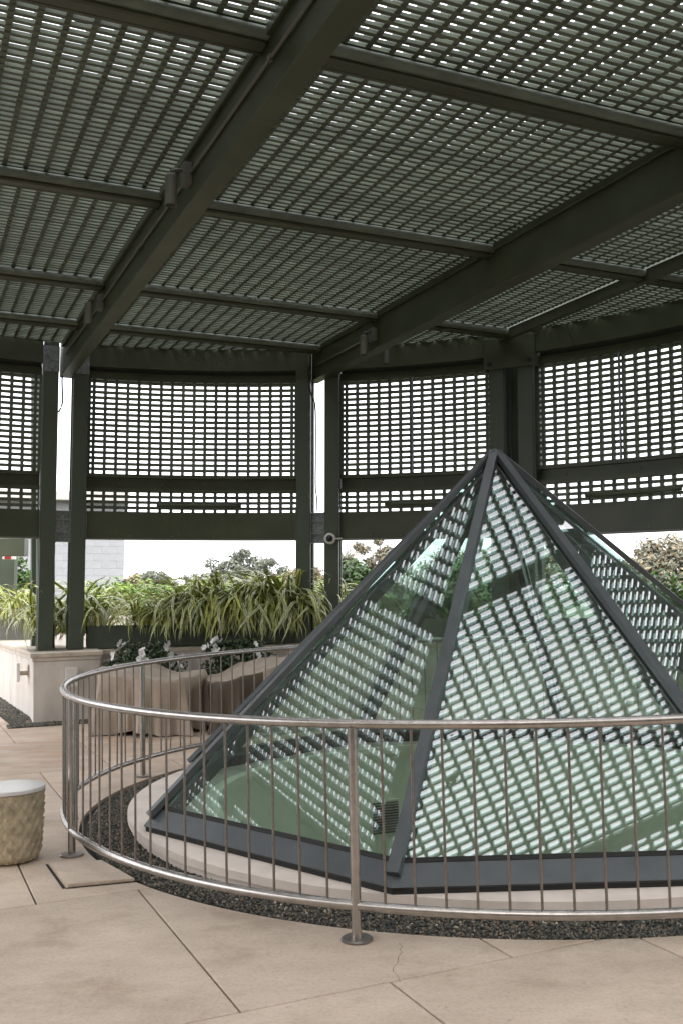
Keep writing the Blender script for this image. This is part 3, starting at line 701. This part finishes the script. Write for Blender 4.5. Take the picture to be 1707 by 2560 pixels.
# wall lights on the pier
for M_, lab in ((tpolar(110.45, WR) @ Matrix.Translation((-.60, -.05, .585)), 'white flat wall light on the front of the left pier'),):
    p = tag(empty('wall_light', M_), lab, 'wall light', 'white wall lights on the left pier')
    MB().box(-.10, -.055, -.078, .078, -.125, .125, b=.006).obj('shade', WHITEP, p)
    MB().box(-.057, .0, -.03, .03, -.04, .04, b=.004).obj('bracket', WHITEP, p)
p = tag(empty('wall_light', M_L @ Matrix.Translation((.55, .0, .62))), 'white flat wall light on a stem, on the receding side of the left pier', 'wall light', 'white wall lights on the left pier')
MB().box(-.075, .075, .12, .165, -.125, .125, b=.006).obj('shade', WHITEP, p)
MB().tube([(0, -.01, -.02), (0, .125, -.02)], .03, 12).obj('stem', CAPST, p, smooth=True)
MB().box(-.05, .05, -.002, .012, -.07, .09, b=.003).obj('back_plate', CAPST, p)
# planter troughs between the columns
def trough(a0, a1, lab, r0=WR+.06, z0=.905, z1=1.205):
    p = tag(empty('planter_trough', TW), lab, 'planter')
    n = max(6, int((a1-a0)/2))
    MB().arc(r0, r0+.02, a0, a1, z0, z1, n).obj('front', COLPAINT, p, angle=30)
    MB().arc(r0+.36, r0+.38, a0, a1, z0, z1, n).obj('back', COLPAINT, p, angle=30)
    MB().arc(r0+.02, r0+.36, a0, a1, z0, z0+.02, n).obj('base', COLPAINT, p)
    MB().arc(r0+.02, r0+.36, a0, a1, z1-.06, z1-.04, n).obj('soil', SOIL, p)
    return p
trough(84.3, 107.8, 'long dark planter trough of striped grass plants between the left and middle columns')
trough(61.7, 78.9, 'long dark planter trough between the middle and right columns')
trough(36.2, 56.2, 'long dark planter trough right of the right columns')

# ------------------------------------------------------------------ plants
def blade_mesh(name, L_, wd, droop, up, seg=7, twist=0.0, mats=(0, 1)):
    v = []; f = []; mi = []
    for i in range(seg+1):
        t = i/seg; th = up-droop*t**1.3
        # integrate curve
        if i == 0: x = z = 0.0
        else:
            dl = L_/seg; x += math.cos(th)*dl; z += math.sin(th)*dl
        w_ = wd*(1-.15*(1-t)-(t**3)*.98)*(.55+.45*min(1, t*6)); tw = twist*t
        for y in (-1, -.42, .42, 1):
            fold = -abs(y)*w_*.0+(1-abs(y))*w_*-.25
            v.append((x-math.sin(th)*fold+math.sin(tw)*0, y*w_*math.cos(tw), z+math.cos(th)*fold+y*w_*math.sin(tw)))
    for i in range(seg):
        for k in range(3): f.append((i*4+k, i*4+k+1, i*4+k+5, i*4+k+4)); mi.append(1 if k == 1 else 0)
    return v, f, mi
random.seed(5)
BLADES = []
for k in range(12):
    L_ = .58+.45*random.random(); v, f, mi = blade_mesh('leaf', L_, .015+.009*random.random(), 1.5+1.7*random.random(), RAD(62+26*random.random()), twist=random.uniform(-.5, .5))
    mm = [[BLADE_C, BLADE_G], [BLADE_W, BLADE_G], [BLADE_C, BLADE_G]][k % 3]
    BLADES.append((mesh_from(v, f, 'leaf', mm, True, mi), v, f, mi))
def grass_plant(name, lab, pts_fn, n_leaf, n_mass, group='striped grass-like plants in the troughs', scale=1.0, az=None):
    """strap-leaved plant: n_leaf single leaves in front, the rest joined"""
    root = tag(empty(name), lab, 'plant', group)
    V = []; F = []; MI = []; mats = [BLADE_C, BLADE_G, BLADE_W]
    for i in range(n_leaf+n_mass):
        me, v, f, mi = random.choice(BLADES)
        base = pts_fn(); a = random.uniform(0, 2*PI)
        if az is not None and random.random() < .45: a = az+random.gauss(0, .7)
        s_ = scale*random.uniform(.7, 1.25)
        m_ = Matrix.Translation(base) @ Matrix.Rotation(a, 4, 'Z') @ Matrix.Rotation(random.gauss(0, .25), 4, 'X') @ Matrix.Scale(s_, 4)
        if i < n_leaf: link('leaf', me, root, m_)
        else:
            k = len(V); V += [tuple(m_ @ Vector(p)) for p in v]; F += [tuple(q+k for q in g_) for g_ in f]
            w_ = random.random() < .4; MI += [(1 if x == 1 else (2 if w_ else 0)) for x in mi]
    o_ = link('foliage', mesh_from(V, F, 'foliage', mats, True, MI), root); o_['kind'] = 'stuff'
    return root
def on_arc(a0, a1, r0, r1, z):
    def fn():
        a = RAD(random.uniform(a0, a1)); r = random.uniform(r0, r1)
        return M_T @ (M_W @ Vector((r*math.cos(a), r*math.sin(a), z+random.uniform(-.05, .12))))
    return fn
grass_plant('striped_grass', 'low striped leaves arching over the left end of the long trough', on_arc(97.6, 102.4, WR+.12, WR+.40, 1.14), 50, 260, az=RAD(-130), scale=.76)
grass_plant('striped_grass', 'striped green and cream leaves spilling from the middle of the long trough', on_arc(91, 97.6, WR+.12, WR+.40, 1.16), 70, 430, az=RAD(-90), scale=1.22)
grass_plant('striped_grass', 'tall striped leaves spilling from the trough beside the middle columns', on_arc(84.6, 91, WR+.12, WR+.40, 1.16), 70, 520, az=RAD(-95), scale=1.3)
grass_plant('striped_grass', 'striped leaves seen between the two posts of the middle column pair', on_arc(80, 83, WR+.45, WR+.75, 1.18), 20, 90, az=RAD(-100))
grass_plant('striped_grass', 'striped leaves just right of the left column pair in front of the white building', on_arc(105.5, 113, WR+.75, WR+1.1, 1.10), 40, 260, az=RAD(-40), scale=1.2)
def at_px(x, y, Y): return Vector(((x-853.5)/2489*Y, Y, H_EYE+(1471.2-y)/2489*Y))
# pots with striped grass along the receding wall
def pot_at(pos, r, h, m_, lab):
    p = tag(empty('plant_pot', Matrix.Translation(pos)), lab, 'pot', 'grey planter boxes on the receding wall')
    MB().box(-r, r, -r, r, 0, h, b=.01).obj('box', m_, p); MB().box(-r+.03, r-.03, -r+.03, r-.03, h-.03, h+.004).obj('soil', SOIL, p)
for q, (px, Yp, lab) in enumerate([(55, 17.4, 'grey planter box with striped grass between the far column and the left pair'), (2, 18.6, 'grey planter box with striped grass at the left edge')]):
    b_ = at_px(px, 1600, Yp)
    pot_at(b_, .26, .36, FIXT, lab)
    top = b_+Vector((0, 0, .36))
    grass_plant('striped_grass', ['striped grass in the planter box behind the far left column', 'striped grass at the left edge of the picture'][q], lambda top=top: top+Vector((random.uniform(-.2, .2), random.uniform(-.2, .2), random.uniform(-.03, .1))), 25, 150, scale=1.05)

def leaf_cloud(name, C_, S_, n, size, mats, parent=None, flat=.35, clumps=40, squash=1.0, hollow=.35, weights=None, fill='ell', top=None):
    """n small leaves spread in clumps through an ellipsoid (or box) volume"""
    C_ = np.array(C_); S_ = np.array(S_)
    if fill == 'ell':
        d = RNG.normal(size=(clumps, 3)); d /= np.linalg.norm(d, axis=1)[:, None]
        rad = RNG.uniform(hollow, 1, (clumps, 1))**.6; cc = C_+d*rad*S_
    else: cc = C_+RNG.uniform(-1, 1, (clumps, 3))*S_
    idx = RNG.integers(0, clumps, n); cr = RNG.uniform(.5, 1.2, clumps)*flat
    d = RNG.normal(size=(n, 3)); d /= np.linalg.norm(d, axis=1)[:, None]
    P = cc[idx]+d*(RNG.uniform(0, 1, (n, 1))**.45)*(cr[idx][:, None])*np.array([1, 1, .75])*(S_.mean() if fill == 'ell' else 1)
    nrm = d+RNG.normal(0, .5, (n, 3))+np.array([0, 0, .5]); nrm /= np.linalg.norm(nrm, axis=1)[:, None]
    t = np.cross(nrm, RNG.normal(size=(n, 3))); t /= np.linalg.norm(t, axis=1)[:, None]; b = np.cross(nrm, t)
    sz = (RNG.uniform(.6, 1.3, n)*size)[:, None]
    V = np.stack([P-t*sz, P+b*sz*.45-nrm*sz*.1, P+t*sz, P-b*sz*.45-nrm*sz*.1], 1).reshape(-1, 3)
    F = np.arange(4*n).reshape(-1, 4)
    me = bpy.data.meshes.new(name); me.from_pydata(V.tolist(), [], F.tolist())
    for m_ in mats: me.materials.append(m_)
    if len(mats) > 1: me.polygons.foreach_set('material_index', RNG.choice(len(mats), n, p=weights).tolist())
    me.update(); o_ = link(name, me, parent); return o_, cc
# flowering shrubs in front of the low wall
def shrub(lab, C_, S_, seed, nf, zpot):
    random.seed(seed)
    p = tag(empty('flowering_shrub', Matrix.Translation((C_[0], C_[1], 0))), lab, 'shrub', 'white flowering shrubs by the low wall')
    rel = (0, 0, C_[2])
    o_, cc = leaf_cloud('foliage', rel, S_, 5200, .032, [LEAFD], p, flat=.36, clumps=70, hollow=.3); o_['kind'] = 'stuff'
    st_ = MB(); st_.tube([(0, 0, zpot), (.02, 0, C_[2]-.1)], .02, 6)
    for k in range(7):
        a = k*.9; st_.tube([(0, 0, zpot+.05), (S_[0]*.3*math.cos(a), S_[1]*.3*math.sin(a), C_[2]-.05), (S_[0]*.7*math.cos(a), S_[1]*.7*math.sin(a), C_[2]+S_[2]*.4)], .009, 5)
    st_.obj('stem', BARK, p)
    MB().lathe([(.16, 0), (.20, zpot-.03), (.215, zpot-.03), (.215, zpot), (.19, zpot), (.17, zpot-.06)], 24).obj('pot', FIXT, p, angle=40)
    fl = MB()
    for k in range(6):
        a = k*PI/3; M_ = Matrix.Rotation(a, 4, 'Z') @ Matrix.Rotation(-.45, 4, 'Y')
        fl.add([(.004, 0, 0), (.022, -.017, .004), (.040, -.010, .002), (.046, 0, -.003), (.040, .010, .002), (.022, .017, .004), (.024, 0, -.003)], [(0, 1, 6), (1, 2, 6), (2, 3, 6), (3, 4, 6), (4, 5, 6), (5, 0, 6)], M_)
    fm = fl.mesh('flower', PETAL, smooth=True)
    for k in range(nf):
        a = random.uniform(PI, 2*PI) if random.random() < .8 else random.uniform(0, PI); e = random.uniform(-.15, 1.1)
        d = Vector((math.cos(a)*math.cos(e)*S_[0], math.sin(a)*math.cos(e)*S_[1], math.sin(e)*S_[2]))*1.08
        pos = Vector(rel)+d
        for q in range(random.choice((1, 2, 3, 4))):
            link('flower', fm, p, Matrix.Translation(pos+Vector((random.gauss(0, .03), random.gauss(0, .03), random.gauss(0, .03)))) @ d.to_track_quat('Z', 'Y').to_matrix().to_4x4() @ Euler((random.gauss(0, .5), random.gauss(0, .5), random.random()*6)).to_matrix().to_4x4() @ Matrix.Scale(random.uniform(.9, 1.45), 4))
    return p
shrub('white flowering shrub beside the left pier, left of the two', (-2.62, 13.2, .66), (.50, .30, .31), 3, 13, .34)
shrub('white flowering shrub nearer the pyramid, right of the two', (-1.38, 13.25, .66), (.47, .30, .34), 5, 10, .34)
random.seed(21)

# ------------------------------------------------------------------ covered furniture
COVER_DK = mat('cover_dark_tone', (0.105, 0.085, 0.062, 1), 0.9, var=.12, scale=5, bump=.25, bscale=240)  # darker tone for one angle range of the right cover's sides
def cover(name, lab, C_, rz, hx, hy, h, seed, slope, dark=None):
    rng = np.random.default_rng(seed); NA, NV = 300, 44
    v = []; f = []; mi = []
    ph = rng.uniform(0, 6.28, 12)
    n1 = lambda a: math.sin(5*a+ph[0]+1.3*math.sin(2*a+ph[6]))
    for j in range(NV):
        t = j/(NV-1)
        for i in range(NA):
            a = 2*PI*i/NA; c, s_ = math.cos(a), math.sin(a); e = 3.4
            rr = (abs(c/hx)**e+abs(s_/hy)**e)**(-1/e)
            k = abs(math.sin(4.5*a+ph[1]+.9*math.sin(2*a+ph[2])))          # sharp pleats
            fold = (1-k)**1.6*1.4-.45+.28*math.sin(13*a+ph[3]+.7*n1(a))+.16*math.sin(27*a+ph[4])
            def top(r_):
                x, y = c*r_, s_*r_
                return h+slope[0]*x+slope[1]*y-slope[2]*math.exp(-((x-slope[3])/.22)**2)+.014*math.sin(8*x+3*y+ph[5])+.010*math.sin(11*y-6*x+ph[7])
            if t < .4:
                u = t/.4; r_ = rr*u*.97; z = top(r_)+.012*fold*u*u
            else:
                u = (t-.4)/.6; b = min(1, u/.12); r_ = rr*(.97+.03*b)+fold*.115*u**.85+.05*u*(1+n1(a))*.5-.02*math.sin(PI*u)
                z0_ = top(rr)-.035*b; hem = .012+.05*max(0, n1(a+.7))
                z = z0_*(1-u)+hem*u+.012*math.sin(9*u+6*a+ph[8])*math.sin(PI*u)
            v.append((r_*c, r_*s_, z))
    for j in range(NV-1):
        for i in range(NA):
            k = (i+1) % NA; f.append((j*NA+i, j*NA+k, (j+1)*NA+k, (j+1)*NA+i))
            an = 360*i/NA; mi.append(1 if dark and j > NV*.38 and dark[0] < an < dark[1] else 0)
    me = mesh_from(v, f, name, [COVER, COVER_DK], True, mi)
    bm = bmesh.new(); bm.from_mesh(me); bmesh.ops.remove_doubles(bm, verts=bm.verts[:], dist=1e-4); bmesh.ops.recalc_face_normals(bm, faces=bm.faces[:]); bm.to_mesh(me); bm.free()
    me.polygons.foreach_set('use_smooth', [True]*len(me.polygons))
    return tag(link(name, me, None, M_T @ Matrix.Translation(C_) @ Matrix.Rotation(rz, 4, 'Z')), lab, 'furniture cover', 'canvas covered terrace furniture')
cover('furniture_cover', 'beige canvas cover draped to the floor over furniture behind the railing, left piece', (-2.33, 12.2, 0), RAD(-16), .62, .52, .72, 4, (-.10, .03, .05, .1))
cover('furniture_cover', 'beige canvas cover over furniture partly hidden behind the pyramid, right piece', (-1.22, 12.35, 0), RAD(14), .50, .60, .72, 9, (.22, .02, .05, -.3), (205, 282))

# ------------------------------------------------------------------ stool
st = tag(empty('garden_stool', M_T @ Matrix.Translation((-2.135, 6.42, 0))), 'round cast stone stool with leaf scale pattern and white top, cut by the left edge', 'stool')
NA, NV = 168, 92; v = []; f = []; hgt = .43
for j in range(NV):
    t = j/(NV-1); z = .012+t*(hgt-.012); R_ = .178+.022*math.sin(t*1.45)+(-.02*math.exp(-(t/.05)**2)) 
    for i in range(NA):
        u = i/NA*21; row = t*9.5; best = 0
        for dr in (0, 1):                                  # overlapping pointed scales
            rw = math.floor(row)+dr; fu = (u+.5*(rw % 2)) % 1-.5; tv = row-rw+1.0
            hgt_sc = 1.5*(1-(abs(fu)*2)**1.4)
            if tv <= hgt_sc+.02 and tv >= 0:
                lean = (tv/1.5); e_ = .55+.45*(1-abs(fu)*2); best = max(best, lean*e_*1.0 if dr == 0 else lean*e_)
        nz = .0035*math.sin(u*2.9+7*row)*math.sin(row*3.3+u)
        R2 = R_+.019*best+nz*.25
        a = 2*PI*i/NA; v.append((R2*math.cos(a), R2*math.sin(a), z))
for j in range(NV-1):
    for i in range(NA): k = (i+1) % NA; f.append((j*NA+i, j*NA+k, (j+1)*NA+k, (j+1)*NA+i))
f.append(tuple((NV-1)*NA+i for i in range(NA))); f.append(tuple(range(NA-1, -1, -1)))
link('body', mesh_from(v, f, 'body', [STONEBODY], True), st)
MB().lathe([(.205, hgt+.003), (.215, hgt+.006), (.215, hgt+.024), (.211, hgt+.029), (0.001, hgt+.0295)], 64).obj('top', MARBLE, st, angle=35)

# ------------------------------------------------------------------ far column of the covered walk, its beam and red fitting
fc_ = tag(empty('far_column', Matrix.Translation(at_px(25, 1595, 18.4))), 'far dark column of the covered walk at the left edge', 'column')
MB().box(-.155, .125, -.1, .1, 0, 1.75, b=.006).obj('post', COLPAINT, fc_)
MB().box(-.23, -.175, -.1, .1, 0, 1.75, b=.006).obj('post', COLPAINT, fc_)
fb = tag(MB().box(-4, 1.02, -.12, .12, 0, .30, b=.006).obj('walk_beam', PAINT, None, Matrix.Translation(at_px(64, 1391, 17.0)-Vector((1.0, 0, 0)))), 'dark beam of the covered walk at the left edge under the wall beam', 'beam')
ex = tag(empty('warning_light', Matrix.Translation(at_px(25, 1396, 18.0))), 'small red and white fitting under the beam at the left edge', 'light fitting')
MB().box(-.10, .10, -.08, .08, -.02, .10, b=.004).obj('base', WHITEP, ex); MB().box(-.055, .055, -.11, -.07, -.02, .06, b=.01).obj('lens', REDP, ex)
for q, dx in enumerate((0.02, .30, .62)):
    pz = tag(MB().box(-.06, .06, -.085, .085, 0, 4.2, b=.005).obj('walk_post', COLPAINT, None, M_L @ Matrix.Translation((.75+dx*1.6, -.30, .905))), ['first', 'second', 'third'][q]+' slim dark post behind the left column pair along the receding wall', 'post', 'slim posts of the covered walk')

# ------------------------------------------------------------------ white block building
YB = 27.0; xr = (312-853.5)/2489*YB
bd = tag(empty('block_building', Matrix.Translation((xr, YB, -1.2)) @ Matrix.Rotation(RAD(13.2), 4, 'Z')), 'pale grey painted block building behind the left columns', 'building')
MB().box(-12, 0, .012, 7, 0, 5.2).obj('wall', MORTAR, bd)
bw, bh = .40, .20
bme = MB().box(0, bw-.005, .006, .02, 0, bh-.005, b=.002).mesh('block', BLOCK); bmh = MB().box(0, bw/2-.005, .006, .02, 0, bh-.005, b=.002).mesh('half_block', BLOCK)
for r_ in range(9, 26):
    for k in range(16):
        off = -.4*(k+1)-(.2 if r_ % 2 else 0)
        link('block', bme, bd, Matrix.Translation((off+.004, 0, r_*bh)))
    if r_ % 2: link('half_block', bmh, bd, Matrix.Translation((-.2+.004, 0, r_*bh)))
MB().box(-12.3, .1, -.5, 7.4, 5.2, 5.42).obj('roof', ROOFB, bd)
MB().box(-4.2, -.02, -.02, .011, 0, 1.8).obj('base_wall', BLOCK, bd)
tag(MB().box(-9, 3.0, -.4, 0, 0, 2.1).obj('parapet', STUCCO, None, Matrix.Translation((xr+.6, 21.5, -1.02))), 'low white parapet wall below the hedge', 'parapet')

# ------------------------------------------------------------------ hedge, bushes, trees
def hedge(lab, x0, x1, Y, ztop, dp, n, m_, size=.075):
    p = tag(empty('hedge', Matrix.Translation(((x0+x1)/2, Y, -1.2))), lab, 'hedge')
    hz = ztop+1.2
    o_, cc = leaf_cloud('foliage', (0, 0, hz*.5), ((x1-x0)/2, dp/2, hz*.5-.12), n, size, [m_], p, flat=.34, clumps=int(150*(x1-x0)), fill='box'); o_['kind'] = 'stuff'
    q = MB()
    for k in range(int((x1-x0)/.5)):
        x = -(x1-x0)/2+.5*k+random.uniform(-.1, .1)
        q.tube([(x, 0, 0), (x+random.uniform(-.2, .2), random.uniform(-.2, .2), hz*.5), (x+random.uniform(-.4, .4), random.uniform(-.3, .3), hz*.85)], .03, 5)
    q.obj('stem', BARK, p); return p
hedge('long yellow-green clipped hedge behind the planters', -6.0, 0.6, 23.5, 1.82, 1.0, 60000, LEAFH, .06)
def bush(lab, C_, S_, n, m_, size):
    p = tag(empty('bush', Matrix.Translation((C_[0], C_[1], -1.2))), lab, 'bush')
    o_, cc = leaf_cloud('foliage', (0, 0, C_[2]+1.2), S_, n, size, [m_], p, flat=.38, clumps=60, hollow=.2); o_['kind'] = 'stuff'
    q = MB()
    for k in range(6):
        a = k*1.05; q.tube([(0, 0, 0), (S_[0]*.2*math.cos(a), S_[1]*.2*math.sin(a), C_[2]+.6), (S_[0]*.6*math.cos(a), S_[1]*.6*math.sin(a), C_[2]+1.2+S_[2]*.5)], .02, 5)
    q.obj('stem', BARK, p); return p
bush('glossy green bush right of the middle column pair', (.30, 16.8, 1.30), (.75, .6, .78), 6500, LEAFB, .06)
bush('glossy green bush at the right edge behind the pyramid', (5.35, 14.6, 1.25), (1.1, .7, .72), 9000, LEAFB, .055)
bush('small green bush behind the left column pair', (-6.9, 21.5, 1.6), (.28, .3, .75), 2200, LEAFB, .07)
bush('deep green bush filling the gap right of the middle columns, low down', (2.0, 16.4, 1.30), (1.9, .7, .85), 12000, LEAFB, .06)

def tree(name, lab, px, base_Y, top_y, width_px, m_, n, seed, trunk=.28, low=1.0, leaf=.125, gaps=52):
    random.seed(seed)
    x = (px-853.5)/2489*base_Y; ztop = H_EYE+(1471.2-top_y)/2489*base_Y; hw = width_px/2489*base_Y/2
    p = tag(empty(name, Matrix.Translation((x, base_Y, -1.2))), lab, 'tree', 'trees in the distance')
    Ht = ztop+1.2; ch = min(Ht*.42, hw*.95); cz = Ht-ch
    o_, cc = leaf_cloud('crown', (0, 0, cz), (hw*.86, hw*.7, ch*.88), n, leaf, m_ if isinstance(m_, list) else [m_], p, flat=.25, clumps=int(gaps*2.4), hollow=.02); o_['kind'] = 'stuff'
    q = MB(); th = cz-ch*.35
    q.tube([(0, 0, 0), (.1, 0, th*.5), (0, .05, th)], trunk, 8, rr=[trunk, trunk*.8, trunk*.6])
    for c in cc[:: max(1, len(cc)//26)]:
        c = Vector(c); s0 = Vector((0, .03, th*random.uniform(.6, 1.0))); mid = s0.lerp(c, .55)+Vector((random.gauss(0, .25), random.gauss(0, .25), .25))
        q.tube([s0, mid, c], .08, 5, rr=[trunk*.35, trunk*.2, trunk*.06])
    q.obj('trunk', BARK, p); return p
T = [('oak_tree', 'grey-green oak rising behind the striped plants, tallest left of the middle columns', 610, 62, 1362, 250, OAK, 6500, 31),
     ('oak_tree', 'low grey-green oak between the white building and the tallest oak', 392, 75, 1414, 130, OAK, 4200, 32),
     ('autumn_tree', 'russet tree just right of the white building', 328, 70, 1428, 90, OAKB, 2600, 33),
     ('oak_tree', 'pale oak in the gap between the middle column pair and the pyramid', 930, 55, 1338, 240, [OAK, OAKB], 7000, 34),
     ('autumn_tree', 'orange brown tree low between the posts of the middle column pair', 770, 68, 1405, 150, OAKB, 3200, 35),
     ('oak_tree', 'broad brown-green oak at the right edge behind the pyramid', 1650, 48, 1338, 360, [OAKB, OAK], 10000, 36),
     ('oak_tree', 'dim oak seen far off low behind the hedge, left of the middle columns', 500, 95, 1425, 130, OAK, 3200, 37),
     ('oak_tree', 'broad oak seen through and behind the glass pyramid', 1240, 60, 1338, 460, [OAK, OAKB], 9000, 38),
     ('autumn_tree', 'small rusty tree beside the tallest oak', 700, 80, 1418, 90, OAKB, 2200, 39),
     ('oak_tree', 'tall oak beyond the right edge of the picture', 1900, 52, 1330, 320, OAK, 5000, 40)]
for nm, lab, px, Y, ty, wpx, m_, n, sd_ in T: tree(nm, lab, px, Y, ty, wpx, m_, int(n*2.6), sd_)
